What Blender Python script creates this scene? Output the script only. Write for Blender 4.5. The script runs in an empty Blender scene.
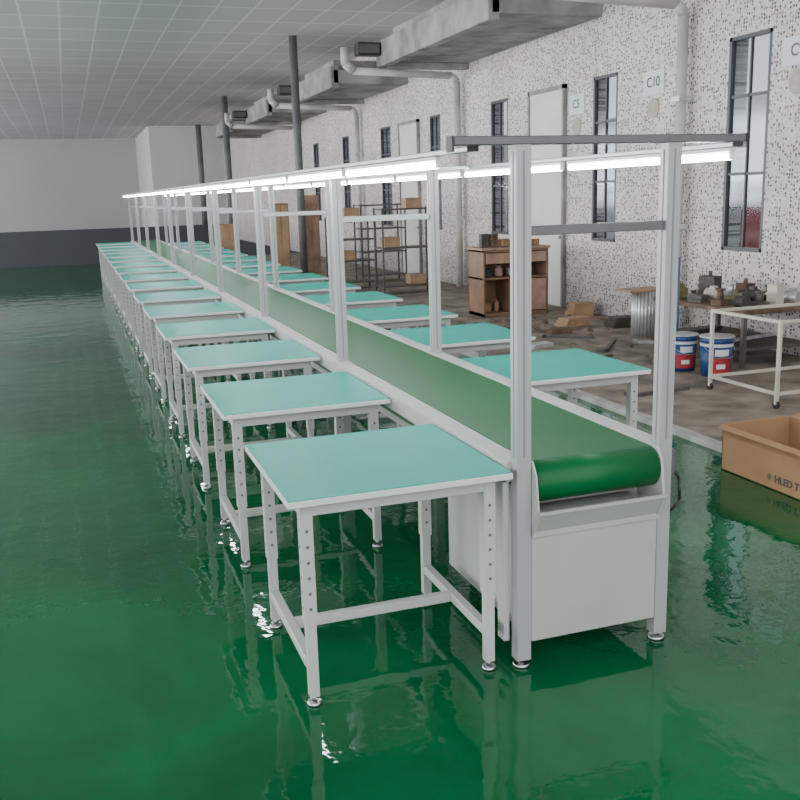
import bpy, math, random
from mathutils import Matrix, Vector
random.seed(4)
D=bpy.data; C=bpy.context; COL=C.scene.collection

# ---------------------------------------------------------------- materials
def new_mat(name):
    m=D.materials.new(name); m.use_nodes=True
    nt=m.node_tree; return m,nt,nt.nodes['Principled BSDF']
def pmat(name,col,rough=.5,metal=0.,spec=.5,noise=0.,scale=8.,bump=0.,emit=None,estr=0.,coat=0.):
    m,nt,b=new_mat(name)
    b.inputs['Base Color'].default_value=(*col,1); b.inputs['Roughness'].default_value=rough
    b.inputs['Metallic'].default_value=metal; b.inputs['Specular IOR Level'].default_value=spec
    b.inputs['Coat Weight'].default_value=coat; b.inputs['Coat Roughness'].default_value=.08
    if emit: b.inputs['Emission Color'].default_value=(*emit,1); b.inputs['Emission Strength'].default_value=estr
    if noise>0 or bump>0:
        tc=nt.nodes.new('ShaderNodeTexCoord'); n=nt.nodes.new('ShaderNodeTexNoise')
        n.inputs['Scale'].default_value=scale; n.inputs['Detail'].default_value=5
        nt.links.new(tc.outputs['Object'],n.inputs['Vector'])
        if noise>0:
            r=nt.nodes.new('ShaderNodeValToRGB')
            r.color_ramp.elements[0].position=.3; r.color_ramp.elements[1].position=.7
            r.color_ramp.elements[0].color=(*[max(0,c*(1-noise)) for c in col],1)
            r.color_ramp.elements[1].color=(*[min(1,c*(1+noise*.6)) for c in col],1)
            nt.links.new(n.outputs['Fac'],r.inputs['Fac']); nt.links.new(r.outputs['Color'],b.inputs['Base Color'])
        if bump>0:
            bp=nt.nodes.new('ShaderNodeBump'); bp.inputs['Strength'].default_value=bump; bp.inputs['Distance'].default_value=.01
            nt.links.new(n.outputs['Fac'],bp.inputs['Height']); nt.links.new(bp.outputs['Normal'],b.inputs['Normal'])
    return m

M_white=pmat('powder_white',(.45,.46,.45),.42,noise=.08,scale=3)
M_post=pmat('aluminium_post',(.36,.36,.365),.38,noise=.06,scale=3,metal=.15)
M_slot=pmat('post_slot',(.20,.20,.205),.5)
M_panel=pmat('panel_white',(.38,.40,.375),.32,noise=.12,scale=2)
M_grey=pmat('bar_grey',(.12,.115,.12),.4,metal=.3,noise=.1)
M_alu=pmat('aluminium',(.42,.43,.44),.35,metal=.4,noise=.06,scale=5)
M_teal=pmat('teal_mat',(.002,.37,.30),.38,spec=.2,noise=.07,scale=2)
M_edge=pmat('white_edge',(.62,.63,.63),.4)
M_belt=pmat('belt_green',(.0,.105,.028),.40,spec=.26,noise=.15,scale=1.2)
M_steel=pmat('steel',(.45,.45,.46),.28,metal=1.)
M_black=pmat('black_plastic',(.015,.015,.016),.5)
M_tube=pmat('tube_glow',(1,1,1),.5,emit=(.95,.98,1.),estr=55.)
M_hous=pmat('lamp_housing',(.8,.82,.82),.4)
M_col=pmat('column_paint',(.13,.135,.135),.6,noise=.35,scale=2)
M_pipe=pmat('pvc_pipe',(.52,.52,.48),.45,noise=.25,scale=2)
M_conc=pmat('soffit_concrete',(.29,.285,.275),.85,noise=.5,scale=2.2)
M_wood=pmat('brown_wood',(.24,.135,.08),.6,noise=.35,scale=3)
M_wood2=pmat('pale_wood',(.38,.24,.14),.6,noise=.3,scale=4)
M_wood3=pmat('worn_wood',(.38,.235,.165),.65,noise=.35,scale=5)
M_card=pmat('cardboard',(.33,.19,.095),.8,noise=.1,scale=4)
M_rack=pmat('rack_steel',(.09,.08,.075),.55,noise=.3)
M_blue=pmat('bucket_blue',(.01,.06,.19),.4,noise=.1)
M_red=pmat('bucket_red',(.38,.03,.04),.4)
M_galv=pmat('galvanised',(.60,.60,.61),.35,metal=.6,noise=.25,scale=10)
M_cream=pmat('cream_paint',(.56,.53,.44),.45,noise=.18,scale=6)
M_junk=pmat('machine_dark',(.06,.052,.045),.6,noise=.5,scale=14)
M_rust=pmat('rusty_board',(.15,.095,.065),.8,noise=.5,scale=9)
M_olive=pmat('olive_machine',(.18,.16,.07),.6,noise=.4,scale=10)
M_door=pmat('door_white',(.66,.66,.64),.5,noise=.08,scale=2)
M_frame=pmat('window_frame',(.05,.05,.06),.4)
M_sign=pmat('sign_plate',(.66,.69,.73),.5)
M_disc=pmat('sign_disc',(.42,.37,.33),.6,noise=.15,scale=12)
M_ink=pmat('ink',(.05,.05,.06),.7)
M_inkg=pmat('grey_ink',(.10,.105,.12),.7)
M_pole=pmat('pole_blue',(.10,.16,.26),.5,noise=.2)
M_wallw=pmat('far_wall_white',(.40,.405,.40),.85,noise=.05,scale=.3)
M_wallside=pmat('plaster_side',(.56,.57,.56),.8,noise=.05,scale=.4)
M_out=pmat('outside_plaster',(.6,.6,.58),.9,noise=.3,scale=1.2)
M_outg=pmat('outside_ground',(.3,.3,.29),.9,noise=.3,scale=1.)
M_kerb=pmat('kerb_paint',(.42,.42,.39),.7,noise=.35,scale=6)
M_wains=pmat('dark_wainscot',(.075,.08,.087),.8,spec=.2,noise=.05,scale=.5)

M_glass=D.materials.new('window_glass'); M_glass.use_nodes=True
nt=M_glass.node_tree; nt.nodes.clear()
o=nt.nodes.new('ShaderNodeOutputMaterial'); mx=nt.nodes.new('ShaderNodeMixShader')
tr=nt.nodes.new('ShaderNodeBsdfTransparent'); gl=nt.nodes.new('ShaderNodeBsdfGlossy')
tr.inputs['Color'].default_value=(.58,.61,.64,1); gl.inputs['Roughness'].default_value=.08; gl.inputs['Color'].default_value=(.6,.65,.7,1)
mx.inputs[0].default_value=.12
nt.links.new(tr.outputs[0],mx.inputs[1]); nt.links.new(gl.outputs[0],mx.inputs[2]); nt.links.new(mx.outputs[0],o.inputs[0])

def math_node(nt,op,a,bv=None):
    n=nt.nodes.new('ShaderNodeMath'); n.operation=op
    for i,v in enumerate((a,bv)):
        if v is None: continue
        if isinstance(v,(int,float)): n.inputs[i].default_value=v
        else: nt.links.new(v,n.inputs[i])
    return n.outputs[0]
# green epoxy floor
M_floor,nt,b=new_mat('green_epoxy')
tc=nt.nodes.new('ShaderNodeTexCoord')
n1=nt.nodes.new('ShaderNodeTexNoise'); n1.inputs['Scale'].default_value=.8; n1.inputs['Detail'].default_value=6; n1.inputs['Roughness'].default_value=.6; n1.inputs['Distortion'].default_value=.5
r1=nt.nodes.new('ShaderNodeValToRGB')
r1.color_ramp.elements[0].position=.30; r1.color_ramp.elements[0].color=(.0,.055,.017,1)
r1.color_ramp.elements[1].position=.70; r1.color_ramp.elements[1].color=(.0,.132,.043,1)
n2=nt.nodes.new('ShaderNodeTexNoise'); n2.inputs['Scale'].default_value=2.8; n2.inputs['Detail'].default_value=4
bp=nt.nodes.new('ShaderNodeBump'); bp.inputs['Strength'].default_value=.33; bp.inputs['Distance'].default_value=.02
r2=nt.nodes.new('ShaderNodeMapRange'); r2.inputs['To Min'].default_value=.01; r2.inputs['To Max'].default_value=.06
for n in (n1,n2): nt.links.new(tc.outputs['Object'],n.inputs['Vector'])
nt.links.new(n1.outputs['Fac'],r1.inputs['Fac']); nt.links.new(r1.outputs['Color'],b.inputs['Base Color'])
nt.links.new(n2.outputs['Fac'],bp.inputs['Height']); nt.links.new(bp.outputs['Normal'],b.inputs['Normal'])
nt.links.new(n1.outputs['Fac'],r2.inputs['Value']); nt.links.new(r2.outputs['Result'],b.inputs['Roughness'])
b.inputs['Specular IOR Level'].default_value=.38

M_cf=pmat('bare_concrete',(.25,.205,.165),.7,noise=.65,scale=3.2,bump=.4)
M_dark=pmat('dark_floor',(.10,.107,.115),.95,spec=.05,noise=.05,scale=.5)

# ceiling tiles
M_ceil,nt,b=new_mat('ceiling_tiles'); b.inputs['Roughness'].default_value=.85
tc=nt.nodes.new('ShaderNodeTexCoord'); sp=nt.nodes.new('ShaderNodeSeparateXYZ'); nt.links.new(tc.outputs['Object'],sp.inputs[0])
gx=math_node(nt,'LESS_THAN',math_node(nt,'FRACT',math_node(nt,'DIVIDE',sp.outputs[0],.62)),.06)
gy=math_node(nt,'LESS_THAN',math_node(nt,'FRACT',math_node(nt,'DIVIDE',sp.outputs[1],1.25)),.045)
g=math_node(nt,'MAXIMUM',gx,gy)
wn=nt.nodes.new('ShaderNodeTexWhiteNoise'); sn=nt.nodes.new('ShaderNodeVectorMath'); sn.operation='SNAP'
sn.inputs[1].default_value=(.62,1.25,1.); nt.links.new(tc.outputs['Object'],sn.inputs[0]); nt.links.new(sn.outputs[0],wn.inputs['Vector'])
mr=nt.nodes.new('ShaderNodeMix'); mr.data_type='RGBA'; mr.inputs[6].default_value=(.50,.49,.495,1); mr.inputs[7].default_value=(.55,.535,.54,1)
nt.links.new(wn.outputs['Value'],mr.inputs[0])
m2=nt.nodes.new('ShaderNodeMix'); m2.data_type='RGBA'; m2.inputs[7].default_value=(.72,.71,.715,1)
nt.links.new(g,m2.inputs[0]); nt.links.new(mr.outputs[2],m2.inputs[6]); nt.links.new(m2.outputs[2],b.inputs['Base Color'])

# mosaic speckled wall
M_mos,nt,b=new_mat('speckled_mosaic'); b.inputs['Roughness'].default_value=.6
tc=nt.nodes.new('ShaderNodeTexCoord')
sv=nt.nodes.new('ShaderNodeSeparateXYZ'); cv_=nt.nodes.new('ShaderNodeCombineXYZ')
nt.links.new(tc.outputs['Object'],sv.inputs[0]); nt.links.new(sv.outputs[1],cv_.inputs[0]); nt.links.new(sv.outputs[2],cv_.inputs[1])
def layer(scale,thr,rad,off):
    mp=nt.nodes.new('ShaderNodeVectorMath'); mp.operation='ADD'; mp.inputs[1].default_value=(off,off*.7,0)
    nt.links.new(cv_.outputs[0],mp.inputs[0])
    vo=nt.nodes.new('ShaderNodeTexVoronoi'); vo.inputs['Scale'].default_value=scale; vo.inputs['Randomness'].default_value=.6
    vo.voronoi_dimensions='2D'; nt.links.new(mp.outputs[0],vo.inputs['Vector'])
    sc=nt.nodes.new('ShaderNodeSeparateColor'); nt.links.new(vo.outputs['Color'],sc.inputs[0])
    return sc,math_node(nt,'MULTIPLY',math_node(nt,'LESS_THAN',vo.outputs['Distance'],rad),math_node(nt,'LESS_THAN',sc.outputs[0],thr))
sc,dot=layer(27.,.42,.37,0); sc2,dot2=layer(40.,.45,.42,3.3)
rp=nt.nodes.new('ShaderNodeValToRGB'); rp.color_ramp.interpolation='CONSTANT'
e=rp.color_ramp.elements
e[0].position=0; e[0].color=(.09,.08,.08,1)
e[1].position=.45; e[1].color=(.24,.205,.20,1)
nt.links.new(sc.outputs[1],rp.inputs['Fac'])
nz=nt.nodes.new('ShaderNodeTexNoise'); nz.inputs['Scale'].default_value=.9; nz.inputs['Detail'].default_value=6; nt.links.new(tc.outputs['Object'],nz.inputs['Vector'])
mr=nt.nodes.new('ShaderNodeMapRange'); mr.inputs['From Min'].default_value=.3; mr.inputs['From Max'].default_value=.7; mr.inputs['To Min'].default_value=.84; mr.inputs['To Max'].default_value=1.05
nt.links.new(nz.outputs['Fac'],mr.inputs['Value'])
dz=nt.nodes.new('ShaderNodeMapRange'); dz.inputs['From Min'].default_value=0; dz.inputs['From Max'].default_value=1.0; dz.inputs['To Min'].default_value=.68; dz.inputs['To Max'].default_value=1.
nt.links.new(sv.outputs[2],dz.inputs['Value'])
m0=nt.nodes.new('ShaderNodeMix'); m0.data_type='RGBA'; m0.inputs[6].default_value=(.67,.625,.62,1); m0.inputs[7].default_value=(.49,.445,.44,1)
nt.links.new(dot2,m0.inputs[0])
mm=nt.nodes.new('ShaderNodeMix'); mm.data_type='RGBA'; nt.links.new(m0.outputs[2],mm.inputs[6])
nt.links.new(dot,mm.inputs[0]); nt.links.new(rp.outputs['Color'],mm.inputs[7])
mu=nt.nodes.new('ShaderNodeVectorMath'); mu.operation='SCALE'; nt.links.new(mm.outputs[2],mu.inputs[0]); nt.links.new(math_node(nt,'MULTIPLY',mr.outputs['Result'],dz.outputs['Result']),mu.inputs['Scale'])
nt.links.new(mu.outputs[0],b.inputs['Base Color'])

# ---------------------------------------------------------------- mesh builder
class MB:
    def __init__(s): s.v=[]; s.f=[]; s.mi=[]; s.sm=[]
    def box(s,x0,x1,y0,y1,z0,z1,m=0):
        n=len(s.v)
        s.v+=[(x,y,z) for z in (z0,z1) for y in (y0,y1) for x in (x0,x1)]
        for q in ((0,2,3,1),(4,5,7,6),(0,1,5,4),(2,6,7,3),(0,4,6,2),(1,3,7,5)):
            s.f.append([n+i for i in q]); s.mi.append(m); s.sm.append(False)
        return s
    def cyl(s,p0,p1,r0,r1=None,seg=20,m=0,cap=True):
        r1=r0 if r1 is None else r1
        p0=Vector(p0);p1=Vector(p1);d=(p1-p0).normalized()
        a=d.orthogonal().normalized(); b=d.cross(a); n=len(s.v)
        for p,r in ((p0,r0),(p1,r1)):
            for i in range(seg):
                t=2*math.pi*i/seg; s.v.append(tuple(p+a*math.cos(t)*r+b*math.sin(t)*r))
        for i in range(seg):
            j=(i+1)%seg; s.f.append([n+i,n+j,n+seg+j,n+seg+i]); s.mi.append(m); s.sm.append(True)
        if cap:
            s.f.append([n+i for i in range(seg)][::-1]); s.mi.append(m); s.sm.append(False)
            s.f.append([n+seg+i for i in range(seg)]); s.mi.append(m); s.sm.append(False)
        return s
    def poly(s,vs,m=0):
        n=len(s.v); s.v+=vs; s.f.append([n+i for i in range(len(vs))]); s.mi.append(m); s.sm.append(False); return s
    def prism(s,yz,x0,x1,m=0):
        n=len(s.v);k=len(yz)
        for x in (x0,x1): s.v+=[(x,a,b) for a,b in yz]
        s.f.append([n+i for i in range(k)][::-1]); s.f.append([n+k+i for i in range(k)])
        for i in range(k): j=(i+1)%k; s.f.append([n+i,n+j,n+k+j,n+k+i])
        s.mi+=[m]*(k+2); s.sm+=[False]*(k+2); return s
    def path(s,pts,r,seg=14,m=0):
        for a,b in zip(pts[:-1],pts[1:]): s.cyl(a,b,r,seg=seg,m=m)
        return s
    def obj(s,name,mats,parent=None,bev=0.,loc=(0,0,0)):
        me=D.meshes.new(name); me.from_pydata(s.v,[],s.f)
        for m in (mats if isinstance(mats,(list,tuple)) else [mats]): me.materials.append(m)
        me.polygons.foreach_set('material_index',s.mi); me.polygons.foreach_set('use_smooth',s.sm); me.update()
        o=D.objects.new(name,me); COL.objects.link(o); o.location=loc
        if parent is not None: o.parent=parent
        if bev>0:
            b=o.modifiers.new('bevel','BEVEL'); b.width=bev; b.segments=1; b.limit_method='ANGLE'
        return o
def empty(name,loc,label=None,cat=None,rot=0.,group=None):
    e=D.objects.new(name,None); COL.objects.link(e); e.location=loc; e.rotation_euler=(0,0,rot); e.empty_display_size=.1
    tag(e,label,cat,group); return e
def tag(o,label=None,cat=None,group=None,kind=None):
    if label: o['label']=label
    if cat: o['category']=cat
    if group: o['group']=group
    if kind: o['kind']=kind
    return o
def copy_tree(root,loc,rot=None):
    def rec(o,par):
        c=o.copy(); COL.objects.link(c)
        if par is not None:
            c.parent=par; c.matrix_parent_inverse=o.matrix_parent_inverse.copy()
        for ch in o.children: rec(ch,c)
        return c
    kids=list(root.children)
    r=root.copy(); COL.objects.link(r); r.location=loc
    if rot is not None: r.rotation_euler=(0,0,rot)
    for k in kids: rec(k,r)
    return r
def text(name,body,size,loc,rot,mat,parent,bold=0.):
    cu=D.curves.new(name,'FONT'); cu.body=body; cu.size=size; cu.extrude=.001; cu.offset=bold; cu.align_x='CENTER'; cu.align_y='CENTER'
    t=D.objects.new(name,cu); COL.objects.link(t)
    dg=C.evaluated_depsgraph_get(); dg.update()
    me=D.meshes.new_from_object(t.evaluated_get(dg)); D.objects.remove(t)
    me.materials.clear(); me.materials.append(mat)
    o=D.objects.new(name,me); COL.objects.link(o)
    o.parent=parent; o.location=loc; o.rotation_euler=rot; return o
S=lambda o:tag(o,kind='structure')

# ---------------------------------------------------------------- camera
cp=(-1.42014,-2.85121,1.71299); yaw,pitch,roll=.32795,.21642,-.02988
f=Vector((math.sin(yaw)*math.cos(pitch),math.cos(yaw)*math.cos(pitch),-math.sin(pitch)))
r=Vector((math.cos(yaw),-math.sin(yaw),0)); u=r.cross(f)
c,s_=math.cos(roll),math.sin(roll)
r,u=c*r+s_*u,-s_*r+c*u
cam=D.cameras.new('camera'); cam.sensor_width=36; cam.lens=942.13/800*36; cam.clip_end=200
co=D.objects.new('camera',cam); COL.objects.link(co)
co.matrix_world=Matrix(((r.x,u.x,-f.x,cp[0]),(r.y,u.y,-f.y,cp[1]),(r.z,u.z,-f.z,cp[2]),(0,0,0,1)))
C.scene.camera=co

# ---------------------------------------------------------------- room shell
XW=5.3; ZC=4.8; YF=48.; XK=2.45; YD=25.4
S(MB().box(-14,XK,-8,YD,-.1,0).obj('floor',M_floor))
S(MB().box(XK+.1,XW,-8,YD,-.1,.02).obj('floor',M_cf))
S(MB().box(-14,XW,YD,YF,-.1,0).obj('floor',M_dark))
S(MB().box(XK,XK+.1,-8,YD,-.1,.035).obj('trim_1',M_kerb,bev=.006))
S(MB().box(-14,XW+.24,-3.2,YF,ZC,ZC+.1).obj('ceiling',M_ceil))
S(MB().box(-14,2.2,YF,YF+.2,0,ZC).obj('wall_back',M_wallw))
S(MB().box(-14,2.9,YD,YD+.15,0,.97).obj('wall_low_partition',M_wains))
S(MB().box(2.2,XW,40,YF+.2,0,ZC).obj('wall_corner',M_wallside))
WIN=[(5.2,5.85,1.,3.19),(8.0,8.6,1.,3.12),(11.2,11.85,1.,3.12),(14.1,14.65,1.,3.12),(17.0,17.7,1.,3.12),(20.2,20.8,1.,3.12),(23.2,23.8,1.,3.12)]
DOOR=[(9.3,10.4,0,3.1),(15.2,16.35,0,3.1)]
ys=sorted({-8.,40.}|{w[0] for w in WIN}|{w[1] for w in WIN}); zs=[0,1.,3.12,3.19,ZC]
mb=MB()
for a,b_ in zip(ys[:-1],ys[1:]):
    ym=(a+b_)/2
    for z0,z1 in zip(zs[:-1],zs[1:]):
        zm=(z0+z1)/2
        if any(w[0]<ym<w[1] and w[2]<zm<w[3] for w in WIN): continue
        mb.box(XW,XW+.24,a,b_,z0,z1)
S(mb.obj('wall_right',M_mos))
for i,(a,b_,z0,z1) in enumerate(WIN):
    w=empty('window_%d'%(i+1),(XW+.025,a,z0)); S(w)
    W_=b_-a;H_=z1-z0;t=.04;mb=MB()
    mb.box(-.025,.03,0,t,0,H_).box(-.025,.03,W_-t,W_,0,H_).box(-.025,.03,0,W_,0,t).box(-.025,.03,0,W_,H_-t,H_)
    mb.box(-.012,.02,t,W_-t,H_*.36,H_*.36+.03).box(-.012,.02,t,W_-t,H_*.72,H_*.72+.03).box(-.012,.018,W_/2-.01,W_/2+.01,t,H_-t)
    mb.obj('frame',M_frame,w); MB().box(.003,.009,.01,W_-.01,.01,H_-.01).obj('pane',M_glass,w)
for i,(a,b_,z0,z1) in enumerate(DOOR):
    d=empty('door_%d'%(i+1),(XW,a,z0+.02)); S(d)
    MB().box(-.04,-.002,.03,b_-a-.03,0,z1-.05).obj('leaf',M_door,d,bev=.004)
    MB().box(-.06,-.002,0,.05,0,z1).box(-.06,-.002,b_-a-.05,b_-a,0,z1).box(-.06,-.002,0,b_-a,z1-.06,z1).obj('frame',M_conc,d)
    MB().cyl((-.08,.1,1.0),(-.04,.1,1.0),.025).obj('handle',M_steel,d)
# outside
S(MB().box(XW+.3,XW+14,-10,45,-.3,-.05).obj('floor_outside',M_outg))
S(MB().box(XW+8,XW+8.3,-10,60,-.05,3.6).obj('wall_outside',M_out))
S(MB().box(XW+5.6,XW+5.9,11.2,12.9,.25,1.25).obj('wall_outside_panel',M_red))
S(MB().box(XW+5.3,XW+5.5,13.2,14.8,-.05,1.9).obj('wall_outside_panel',M_edge))
k=0
for (y0,y1) in ((8.4,12.9),(15.8,19.0),(22.2,25.2),(28.4,31.4)):
    k+=1
    S(MB().box(3.75,XW,y0,y1,3.84,4.10).box(3.9,XW,y0+.5,y1-.3,4.10,4.34).box(3.7,3.86,y0,y1,3.76,4.16).box(3.86,XW,y1-.18,y1,3.74,3.84).obj('trim_%d'%(k+1),M_conc,bev=.01))
    if k<4:
        q=empty('ceiling_speaker',(3.42,y1-.2,3.92),'small black box speaker fixed beside the concrete ledge','speaker',group='black speakers')
        MB().box(-.12,.27,-.1,.13,0,.2).obj('case',M_black,q,bev=.01)
        MB().box(-.10,.24,-.11,-.1,.03,.17).obj('grille',M_grey,q)
pipes=[(6.5,3.62),(12.98,3.64),(19.1,3.64),(25.3,3.64)]
for i,(y,z) in enumerate(pipes):
    p=empty('drain_pipe',(XW-.12,y,.02),'white plastic drain pipe running down the speckled wall','pipe',group='wall drain pipes')
    MB().cyl((0,0,0),(0,0,z-.1),.06).cyl((0,0,z-.1),(-.1,0,z),.065).cyl((-.1,0,z),(-1.9,0,z+.06),.06).cyl((-1.86,0,z+.05),(-2.0,0,z+.18),.075).cyl((-2,0,z+.15),(-2,0,z+.42),.07).obj('pipe',M_pipe,p)
    for zz in (1.2,2.6): MB().box(-.075,.1,-.075,.075,zz,zz+.05).obj('clamp',M_galv,p)
for (x,y,rr) in ((3.12,16.4,.08),(3.5,27.6,.1),(4.2,39.2,.12)):
    p=empty('steel_column',(x,y,0.02 if y<YD else 0),'dark grey painted steel column up to the ceiling','column',group='steel columns')
    MB().cyl((0,0,0),(0,0,ZC-.03),rr,seg=24).obj('shaft',M_col,p)
    MB().box(-rr*1.6,rr*1.6,-rr*1.6,rr*1.6,0,.03).obj('base_plate',M_col,p)

# ---------------------------------------------------------------- workbench
TW,TD,TH=.795,.78,.76
def make_bench():
    t=empty('workbench',(0,0,0),'white steel workbench with teal top beside the conveyor','table',group='workbenches along the conveyor')
    MB().box(0,TW,0,TD,TH-.026,TH-.003).obj('tabletop',M_edge,t,bev=.003)
    MB().box(.004,TW-.004,.004,TD-.004,TH-.003,TH).obj('table_mat',M_teal,t)
    i0=.05;L=.042
    mb=MB()
    mb.box(i0,TW-i0,i0,i0+.03,TH-.075,TH-.026).box(i0,TW-i0,TD-i0-.03,TD-i0,TH-.075,TH-.026)
    mb.box(i0,i0+.03,i0,TD-i0,TH-.075,TH-.026).box(TW-i0-.03,TW-i0,i0,TD-i0,TH-.075,TH-.026)
    mb.obj('apron',M_white,t,bev=.003)
    for x in (i0-.002,TW-i0-L+.002):
        for y in (i0-.002,TD-i0-L+.002):
            mb=MB().box(x,x+L,y,y+L,.30,TH-.027)
            mb.box(x+.004,x+L-.004,y+.004,y+L-.004,.035,.30)
            for q in range(6):
                z=.36+q*.055
                mb.cyl((x+L/2,y-.0008,z),(x+L/2,y+.003,z),.006,seg=8,m=1)
                xx=x-.0008 if x<TW/2 else x+L-.002
                mb.cyl((xx,y+L/2,z),(xx+.003,y+L/2,z),.006,seg=8,m=1)
            lg=mb.obj('leg',[M_white,M_grey],t)
            MB().cyl((x+L/2,y+L/2,0),(x+L/2,y+L/2,.014),.027,.024,seg=18).cyl((x+L/2,y+L/2,.014),(x+L/2,y+L/2,.036),.008,seg=10).obj('levelling_foot',M_steel,lg)
    zb=.13
    for x in (i0,TW-i0-.036):
        MB().box(x,x+.036,i0+L-.004,TD-i0-L+.004,zb,zb+.036).obj('side_rail',M_white,t,bev=.003)
    MB().box(i0+.034,TW-i0-.034,TD*.5,TD*.5+.036,zb,zb+.036).obj('cross_rail',M_white,t,bev=.003)
    return t
bench=make_bench(); bench.location=(-.052-TW,-.022,0)
for k in range(1,16): copy_tree(bench,(-.052-TW,-.022+1.331*k,0))
for k in range(0,14): copy_tree(bench,(.635,1.37+1.331*k,0))

# ---------------------------------------------------------------- conveyor
LY=20.9
cv=empty('belt_conveyor',(0,0,0),'long white belt conveyor with green belt and overhead light frames','conveyor')
prof=[];R_=.076;zt=.774
for i in range(17):
    a=math.pi/2+math.pi*i/16; prof.append((R_-.035+R_*math.cos(a),zt-R_+R_*math.sin(a)))
for i in range(17):
    a=-math.pi/2+math.pi*i/16; prof.append((LY-R_+R_*math.cos(a),zt-R_+R_*math.sin(a)))
mb=MB();n=len(prof)
for x in (.04,.534): mb.v+=[(x,p[0],p[1]) for p in prof]
for i in range(n):
    j=(i+1)%n; mb.f.append([i,j,n+j,n+i]); mb.mi.append(0); mb.sm.append(i not in (16,33))
mb.f.append(list(range(n))[::-1]); mb.f.append([n+i for i in range(n)]); mb.mi+=[0,0]; mb.sm+=[False,False]
bo=mb.obj('belt',M_belt,cv)
for x0,x1 in ((-.046,.036),(.541,.623)):
    MB().box(x0,x1,.052,LY,.70,.776).obj('side_rail',M_white,cv,bev=.004)
for x0,x1 in ((.030,.036),(.537,.547)):
    MB().prism([(-.045,.575),(-.05,.60),(-.03,.735),(.0,.782),(.12,.782),(.12,.5),(-.005,.5)],x0,x1).obj('roller_plate',M_white,cv)
MB().cyl((.02,.042,.70),(.55,.042,.70),.012,seg=14).obj('roller_shaft',M_steel,cv)
for x0 in (-.056,.608):
    MB().box(x0,x0+.024,.054,.11,.09,.70).obj('end_leg',M_white,cv,bev=.003)
MB().box(.05,.53,.12,LY-.1,.58,.62).obj('bed',M_white,cv)
mc=MB().box(.029,.548,-.004,.80,.10,.57).obj('motor_cover',M_panel,cv,bev=.004)
MB().prism([(.010,.505),(-.014,.505),(-.014,.525),(-.058,.600),(-.062,.600),(-.062,.612),(-.052,.612),(.010,.53)],.029,.549).obj('guard_lip',M_panel,mc)
MB().box(.02,.028,.06,.75,.12,.655).obj('side_panel',M_panel,mc,bev=.002)
FH=1.854
XR=.815
for i in range(10):
    y=2.301*i
    hw=.027
    mb=MB()
    for x in (0,.577):
        mb.box(x-hw,x+hw,y,y+.05,.03,FH)
        mb.box(x-.003,x+.003,y-.0015,y+.0,.80,FH-.02,m=1)
        mb.box(x-hw-.0015,x-hw,y+.022,y+.028,.80,FH-.02,m=1)
    fr=mb.obj('light_frame',[M_post,M_slot],cv)
    MB().box(.03,.547,y+.01,y+.045,1.56,1.592).obj('middle_bar',M_grey if i==0 else M_alu,fr,bev=.002)
    if i==0:
        MB().box(-.245,.87,y+.0,y+.045,FH,FH+.028).obj('top_bar',M_grey,fr,bev=.003)
        for a,b_ in ((-.252,-.245),(.87,.877)): MB().box(a,b_,y-.002,y+.047,FH-.02,FH+.030).obj('end_cap',M_black,fr)
    else:
        MB().box(-.16,XR,y+.003,y+.042,FH-.018,FH-.001).obj('top_bar',M_alu,fr,bev=.003)
    for x in (0,.577):
        MB().cyl((x,y+.025,0),(x,y+.025,.014),.034,.03,seg=18).cyl((x,y+.025,.014),(x,y+.025,.04),.01,seg=10).obj('levelling_foot',M_steel,fr)
for x,ys_ in ((-.16,.05),(XR,-.02)):
    MB().box(x-.014,x+.014,ys_,LY,1.836,FH).obj('lamp_rail',M_alu,cv,bev=.003)
    MB().box(x-.02,x+.02,ys_-.006,ys_,1.836,FH).obj('rail_cap',M_black,cv)
MB().path([(.61,.02,.7),(.64,.0,.64),(.645,0,.56),(.61,.02,.5)],.005,seg=8).obj('cable',M_black,cv)
MB().box(.605,.620,0,.05,.66,.76).obj('switch_box',M_grey,cv,bev=.003)

tl=empty('tube_light',(XR,0,1.788),'white fluorescent tube light hanging under the rail','light',group='tube lights')
MB().box(-.012,.012,0,1.17,.032,.046).obj('housing',M_hous,tl,bev=.002)
MB().cyl((0,.012,.016),(0,1.158,.016),.012,seg=10).obj('tube',M_tube,tl)
for a in (0,1.158): MB().box(-.009,.009,a,a+.012,.006,.032).obj('socket',M_hous,tl)
for k in range(1,17): copy_tree(tl,(XR,1.23*k,1.788))
for k in range(16): copy_tree(tl,(-.16,.35+1.23*k,1.788))

# ---------------------------------------------------------------- cardboard box
bx=empty('cardboard_box',(2.22,.9,0.0),'open brown cardboard carton on the green floor','box')
w,d_,h=.5,.87,.28
MB().box(0,.006,0,d_,0,h).box(w-.006,w,0,d_,0,h).box(0,w,0,.006,0,h).box(0,w,d_-.006,d_,0,h).box(0,w,0,d_,0,.006).obj('carton_body',[M_card],bx)
for vs in ([(0,0,h),(0,d_,h),(-.04,d_,h-.015),(-.04,0,h-.015)],[(w,0,h),(w,d_,h),(w+.12,d_,h+.03),(w+.12,0,h+.03)],[(0,d_,h),(w,d_,h),(w,d_+.1,h-.02),(0,d_+.1,h-.02)]):
    MB().poly(vs).obj('flap',M_card,bx)
text('lettering','HLED T',.058,(-.002,d_*.35,.068),(math.radians(90),0,math.radians(-90)),M_ink,bx,.001)
mb=MB(); yc=d_*.35+.14; zc=.07
for a in range(16):
    t0,t1=2*math.pi*a/16,2*math.pi*(a+1)/16
    mb.poly([(-.002,yc+.018*math.cos(t0),zc+.018*math.sin(t0)),(-.002,yc+.018*math.cos(t1),zc+.018*math.sin(t1)),(-.002,yc+.013*math.cos(t1),zc+.013*math.sin(t1)),(-.002,yc+.013*math.cos(t0),zc+.013*math.sin(t0))])
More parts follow.
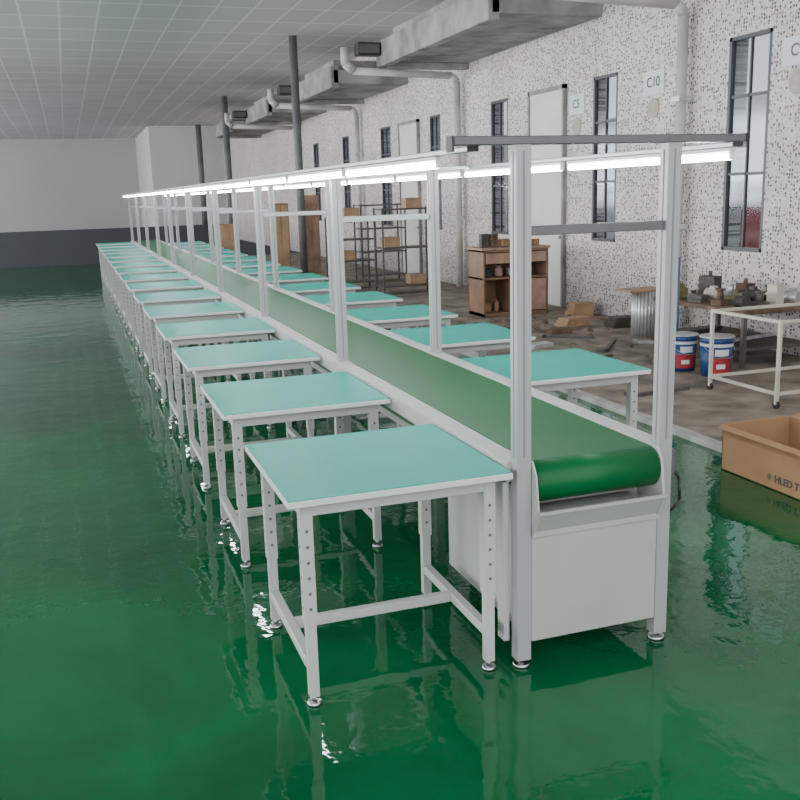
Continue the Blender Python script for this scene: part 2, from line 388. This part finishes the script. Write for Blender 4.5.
mb.poly([(-.002,yc-.009,zc-.007),(-.002,yc+.009,zc-.007),(-.002,yc,zc+.011)])
mb.obj('emblem',M_ink,bx)

# ---------------------------------------------------------------- paint buckets
def bucket(x,y,lab,s=1.):
    e=empty('paint_bucket',(x,y,.02),lab,'bucket')
    R0,R1,H=.12*s,.14*s,.33*s
    MB().cyl((0,0,0),(0,0,H*.78),R0,R1*.97,seg=32,m=0).cyl((0,0,H*.78),(0,0,H*.86),R1*.97,R1*.98,seg=32,m=1,cap=False).cyl((0,0,H*.86),(0,0,H),R1*.98,R1,seg=32,m=0,cap=True).obj('pail',[M_blue,M_edge],e)
    MB().cyl((0,0,H),(0,0,H+.012),R1*1.05,seg=32).obj('lid',M_galv,e)
    mb=MB()
    for (t0,t1,z0,z1,m) in ((-2.6,-1.2,.10,.5,0),(-2.3,-1.4,.55,.72,1),(-2.2,-1.6,.22,.34,1),(-1.0,-.4,.1,.6,0),(-.8,-.5,.3,.5,1)):
        for q in range(6):
            a0=t0+(t1-t0)*q/6; a1=t0+(t1-t0)*(q+1)/6; rr=lambda z:(R0+(R1*.97-R0)*z/.78)+.001+.0006*m
            mb.poly([(rr(z)*math.cos(a),rr(z)*math.sin(a),z*H) for a,z in ((a0,z0),(a1,z0),(a1,z1),(a0,z1))],m)
    mb.obj('paper_label',[M_red,M_sign],e)
    pts=[(R1*1.03*math.cos(t),-R1*1.03*abs(math.sin(t))-.01,H*.8-.10*math.sin(t)) for t in [math.pi*i/10 for i in range(11)]]
    MB().path(pts,.003,seg=6).obj('handle',M_steel,e)
bucket(3.87,4.50,'blue paint bucket with red label and grey lid')
bucket(3.98,4.14,'larger blue paint bucket with red label and grey lid',1.06)

# ---------------------------------------------------------------- metal drum
e=empty('metal_drum',(4.74,6.42,.02),'shiny ribbed galvanised metal cylinder with a board on top','drum')
mb=MB().cyl((0,0,0),(0,0,.52),.145,seg=24)
for i in range(24):
    t=2*math.pi*i/24; mb.cyl((.145*math.cos(t),.145*math.sin(t),0),(.145*math.cos(t),.145*math.sin(t),.52),.016,seg=6)
mb.obj('drum_shell',M_galv,e)
MB().box(-.3,.2,-.15,.17,.52,.545).obj('lid_board',M_wood2,e)

# ---------------------------------------------------------------- pipe frame stand
e=empty('pipe_frame',(3.55,2.85,.02),'cream welded pipe frame stand on the bare concrete','stand')
L_,Wd,Hh=.98,.8,.68
for x in (0,L_):
    for y in (0,Wd):
        lg=MB().box(x-.014,x+.014,y-.014,y+.014,.03,Hh+(.06 if x else .0)).obj('leg',M_cream,e,bev=.003)
        MB().cyl((x-.012,y,.03),(x+.012,y,.03),.03,seg=14).obj('caster',M_black,lg)
for z in (.1,Hh-.03):
    for y in (0,Wd): MB().box(0,L_,y-.013,y+.013,z,z+.026).obj('rail',M_cream,e,bev=.003)
    for x in (0,L_): MB().box(x-.013,x+.013,.014,Wd-.014,z,z+.026).obj('rail',M_cream,e,bev=.003)
e=empty('old_bench',(4.35,4.25,.02),'grimy low workbench against the wall','table')
MB().box(0,.85,0,1.45,.5,.54).obj('tabletop',M_rust,e,bev=.004)
for x in (.03,.8):
    for y in (.03,1.4): MB().box(x-.02,x+.02,y-.02,y+.02,0,.5).obj('leg',M_rack,e)
MB().box(.03,.8,.02,1.4,.16,.19).obj('lower_shelf',M_rack,e)
mats=[M_junk,M_olive,M_galv,M_rack,M_junk,M_rust,M_cream]
for i in range(15):
    x=4.45+.19*(i%4)+random.random()*.02; y=4.42+.33*(i//4)
    rt=random.random()*.4
    e=empty('machine_part',(x,y,.56),'dirty old machine part on the grimy bench','machine part',rot=rt,group='machine parts on the bench')
    a,b_,c_=.045+random.random()*.025,.05+random.random()*.06,.07+random.random()*.15
    mb=MB()
    if i%3==0:
        rr=.05+.02*random.random()
        mb.cyl((0,-b_,rr+.01),(0,b_,rr+.01),rr,seg=18).cyl((0,b_,rr+.01),(0,b_+.035,rr+.01),.012,seg=10).box(-rr*.8,rr*.8,-b_*.7,b_*.7,0,.015).box(-.03,.03,-.03,.03,2*rr,2*rr+.035)
        for q in range(5): mb.cyl((0,-b_*.7+q*b_*.3,rr+.01),(0,-b_*.7+q*b_*.3+.008,rr+.01),rr+.006,seg=18)
    elif i%3==1:
        mb.box(-a,a,-b_,b_,0,c_*.35).cyl((0,0,c_*.35),(0,0,c_*.9),a*.6,a*.45,seg=16).cyl((0,0,c_*.9),(0,0,c_),a*.75,seg=16).cyl((-a,-b_*.5,c_*.55),(a,b_*.5,c_*.55),.014,seg=10)
    else:
        mb.box(-a,a,-b_,b_,0,c_).cyl((-a*.8,-b_-.012,c_*.55),(-a*.8,b_+.012,c_*.55),.016,seg=10).box(-a*1.15,a*1.15,-b_*.6,b_*.6,0,c_*.25).cyl((0,0,c_),(0,0,c_+.05),.02,seg=12)
    mb.obj('casting',mats[(i*3)%7],e,bev=.003)
SC=((4.7,4.65,.8,.2,M_galv,'bent grey'),(4.6,4.95,.6,-.2,M_rust,'rusty'),(4.7,5.3,.6,.3,M_rack,'dark'),(4.0,5.95,.8,.9,M_rack,'dark'),(3.35,5.3,.7,.3,M_rust,'rusty'),(3.9,6.7,.6,-.6,M_rack,'dark'),(2.95,5.9,.6,1.1,M_galv,'bent grey'),(3.1,3.7,.6,.1,M_rack,'dark'),(5.0,7.7,.5,1.4,M_rust,'rusty'),(3.5,7.6,.5,.4,M_rack,'dark'),(4.5,5.92,.4,-.5,M_galv,'bent grey'))
used=[]
for i,(x,y,l,ang,m,lab) in enumerate(SC):
    z=.215 if i<3 else .02
    if i>2:
        for t in (-.5,-.25,0,.25,.5): used.append((x+t*l*math.cos(ang),y+t*l*math.sin(ang),.14))
    e=empty('scrap_bar',(x,y,z),'%s metal bar lying among the scrap'%lab,'scrap',rot=ang,group='scrap bars')
    MB().box(-l/2,l/2,-.018,.018,0,.03).box(-l/2,-l/2+.05,-.018,.1,0,.03).obj('bar',m,e)
e=empty('leaning_pole',(4.15,5.0,.02),'dull blue metal pole standing near the buckets','pole')
MB().cyl((0,0,0),(.03,.05,1.0),.028,seg=14).obj('tube',M_pole,e)
MB().cyl((0,0,0),(0,0,.02),.06,seg=14).obj('base',M_rack,e)

# ---------------------------------------------------------------- worn cabinet
e=empty('wooden_cabinet',(3.8,8.85,.02),'worn brown wooden cabinet with shelves and door','cabinet')
W_,Dp,H_=.98,.5,.9
MB().box(0,.03,0,Dp,0,H_).box(W_-.03,W_,0,Dp,0,H_).box(0,W_,0,Dp,H_-.03,H_).box(0,W_,0,Dp,0,.05).box(0,W_,Dp-.02,Dp,0,H_).box(0,W_,.02,Dp,.50,.53).box(.40,.43,0,Dp,0,.52).obj('body',M_wood,e,bev=.003)
MB().box(.44,.94,-.015,.005,.06,.49).obj('door',M_wood3,e,bev=.003)
MB().box(.04,.94,-.012,.006,.72,.86).obj('drawer_front',M_wood3,e,bev=.003)
MB().box(-.03,W_+.02,-.03,Dp,H_,H_+.03).obj('top_board',M_wood3,e,bev=.003)
M_pink=pmat('pink_bag',(.5,.3,.28),.7,noise=.3)
cm=[M_junk,M_pink,M_galv,M_rust,M_card,M_wood3]
for i,(x,z) in enumerate(((3.90,.955),(4.04,.955),(4.20,.955),(4.35,.955),(4.52,.955),(4.68,.955),(3.94,.555),(4.12,.555),(4.3,.555),(4.5,.555),(3.93,.075),(4.08,.075))):
    top=z>.9
    e=empty('tool_box',(x,9.05,z),'small assorted container stored on the worn cabinet','container',rot=random.random()*.3,group='containers on the cabinet')
    a=.045+random.random()*.018;hh=(.05+random.random()*.12) if top else .08+random.random()*.08
    mb=MB()
    if i%2 and not top: mb.cyl((0,0,0),(0,0,hh),a*.85,seg=16).cyl((0,0,hh),(0,0,hh+.03),a*.5,seg=14)
    else: mb.box(-a,a,-a*.9,a*.9,0,hh).box(-a*1.05,a*1.05,-a*.95,a*.95,hh,hh+.012)
    mb.obj('case',[M_junk,M_rust,M_card][i%3] if top else cm[i%6],e,bev=.004)
def rack(x,y,w,d,h,n,lab):
    e=empty('storage_rack',(x,y,.02),lab,'shelf',group='steel storage racks')
    for a in (0,w):
        for b_ in (0,d): MB().box(a-.014,a+.014,b_-.014,b_+.014,0,h).obj('upright',M_rack,e)
    zz=[.12+(h-.16)*i/(n-1) for i in range(n)]
    for z in zz: MB().box(0,w,0,d,z,z+.025).obj('shelf',M_rack,e)
    return [z+.046 for z in zz]
z1=rack(3.55,12.4,.95,.45,1.45,3,'dark steel storage rack with shelves')
z2=rack(3.0,13.6,.8,.45,1.3,4,'dark steel storage rack with shelves')
z3=rack(3.9,14.8,.9,.45,1.5,4,'dark steel storage rack with shelves')
for (x,y,z) in ((3.75,12.62,z1[1]),(4.15,12.62,z1[2]),(3.3,13.82,z2[1]),(4.2,12.62,z1[0]),(3.4,13.82,z2[3])):
    e=empty('storage_carton',(x,y,z),'small brown carton on a steel rack','box',group='cartons on the racks')
    MB().box(-.14,.14,-.12,.12,0,.17).obj('carton',M_wood2,e,bev=.004); MB().box(-.02,.02,-.122,.122,.168,.173).obj('tape',M_rust,e)
for (x,y,w,h,m,mm_) in ((2.62,16.9,.34,1.55,M_wood,M_wood2),(1.95,19.9,.45,1.1,M_wood2,M_wood2),(3.45,17.6,.34,1.7,M_wood2,M_wood3)):
    e=empty('tall_cabinet',(x,y,.02 if x>2.5 else 0.),'tall plain brown wooden cabinet','cabinet',group='tall brown cabinets')
    MB().box(0,w,0,.45,0,h).obj('body',m,e,bev=.004)
    MB().box(.02,w/2-.005,-.018,0,.06,h-.03).obj('door',mm_,e,bev=.003); MB().box(w/2+.005,w-.02,-.018,0,.06,h-.03).obj('door',mm_,e,bev=.003)
for (x,y,w,d,h,m) in ((4.45,7.6,.35,.25,.1,M_wood2),(4.0,7.1,.25,.2,.06,M_rust),(3.3,6.3,.3,.2,.04,M_galv),(2.95,4.9,.5,.12,.03,M_rack),(4.9,7.2,.3,.3,.12,M_junk),(4.98,8.35,.3,.25,.18,M_wood2)):
    e=empty('plank_stack',(x,y,.02),'small stack of worn boards on the concrete','boards',rot=random.random()*.6-.3,group='loose boards')
    used.append((x,y,max(w,d)*.5+.1))
    mb=MB()
    for q in range(3): mb.box(-w/2+q*.02,w/2+q*.01,-d/2+q*.01,d/2-q*.015,q*h/3,(q+1)*h/3+.001)
    mb.obj('board',m,e)
# rubble lumps on the concrete
M_rub=pmat('rubble',(.17,.13,.10),.9,noise=.5,scale=20)
lump=[]
for q in range(3):
    mb=MB(); pts=[]
    for a in range(8):
        t=2*math.pi*a/8; rr=.05*(.7+.6*random.random()); pts.append((rr*math.cos(t),rr*math.sin(t)))
    nn=len(pts); mb.v=[(x,y,0) for x,y in pts]+[(x*.75,y*.75,.03+.02*random.random()) for x,y in pts]+[(0,0,.055)]
    for a in range(nn):
        b2=(a+1)%nn; mb.f.append([a,b2,nn+b2,nn+a]); mb.f.append([nn+a,nn+b2,2*nn]); mb.mi+=[0,0]; mb.sm+=[False,False]
    mb.f.append(list(range(nn))[::-1]); mb.mi.append(0); mb.sm.append(False)
    me=mb.obj('rubble_piece',M_rub); lump.append(me.data); D.objects.remove(me)
used+=[(4.74,6.42,.35),(4.15,5.0,.2),(3.87,4.5,.25),(3.98,4.14,.25)]
nput=0
for q in range(400):
    x=2.7+random.random()*2.45; y=4.6+random.random()*4.0
    if nput>=40: break
    if x>4.2 and y<5.85: continue
    if x>3.7 and y>8.6: continue
    if x>5.05 and 6.3<y<6.7: continue
    if any((x-a)**2+(y-b_)**2<c_*c_ for a,b_,c_ in used): continue
    used.append((x,y,.18)); nput+=1
    o=D.objects.new('rubble_piece',lump[q%3]); COL.objects.link(o); o.location=(x,y,.02); o.rotation_euler=(0,0,random.random()*6); s=.5+random.random()*.9; o.scale=(s,s,s*.8)
    tag(o,'small brown lump of rubble on the bare concrete','rubble','rubble on the concrete')

def sign(y,z,t,wd=.42,ht=.26):
    e=empty('wall_sign',(XW-.012,y,z),'small pale plate reading %s on the wall'%t,'sign',group='wall signs')
    MB().box(-.005,.012,-wd/2,wd/2,-ht/2,ht/2).obj('plate',M_sign,e)
    text('lettering',t,.16,(-.008,0,0),(math.radians(90),0,math.radians(-90)),M_inkg,e,.002)
    MB().cyl((.01,0,-.29),(0,0,-.29),.115,seg=28).obj('round_plate',M_disc,e)
sign(7.2,2.9,'C10'); sign(9.02,2.82,'C5'); sign(4.82,2.93,'C9')

# ---------------------------------------------------------------- light
wd=D.worlds.new('world'); C.scene.world=wd; wd.use_nodes=True
bg=wd.node_tree.nodes['Background']; bg.inputs[0].default_value=(.96,.97,1,1); bg.inputs[1].default_value=3.0
L=D.lights.new('daylight_left','AREA'); L.shape='RECTANGLE'; L.size=3.4; L.size_y=46; L.energy=3900; L.color=(.98,.985,1)
lo=D.objects.new('daylight_left',L); COL.objects.link(lo); lo.location=(-13.5,22,2.6)
lo.rotation_euler=(0,math.radians(-90),0)
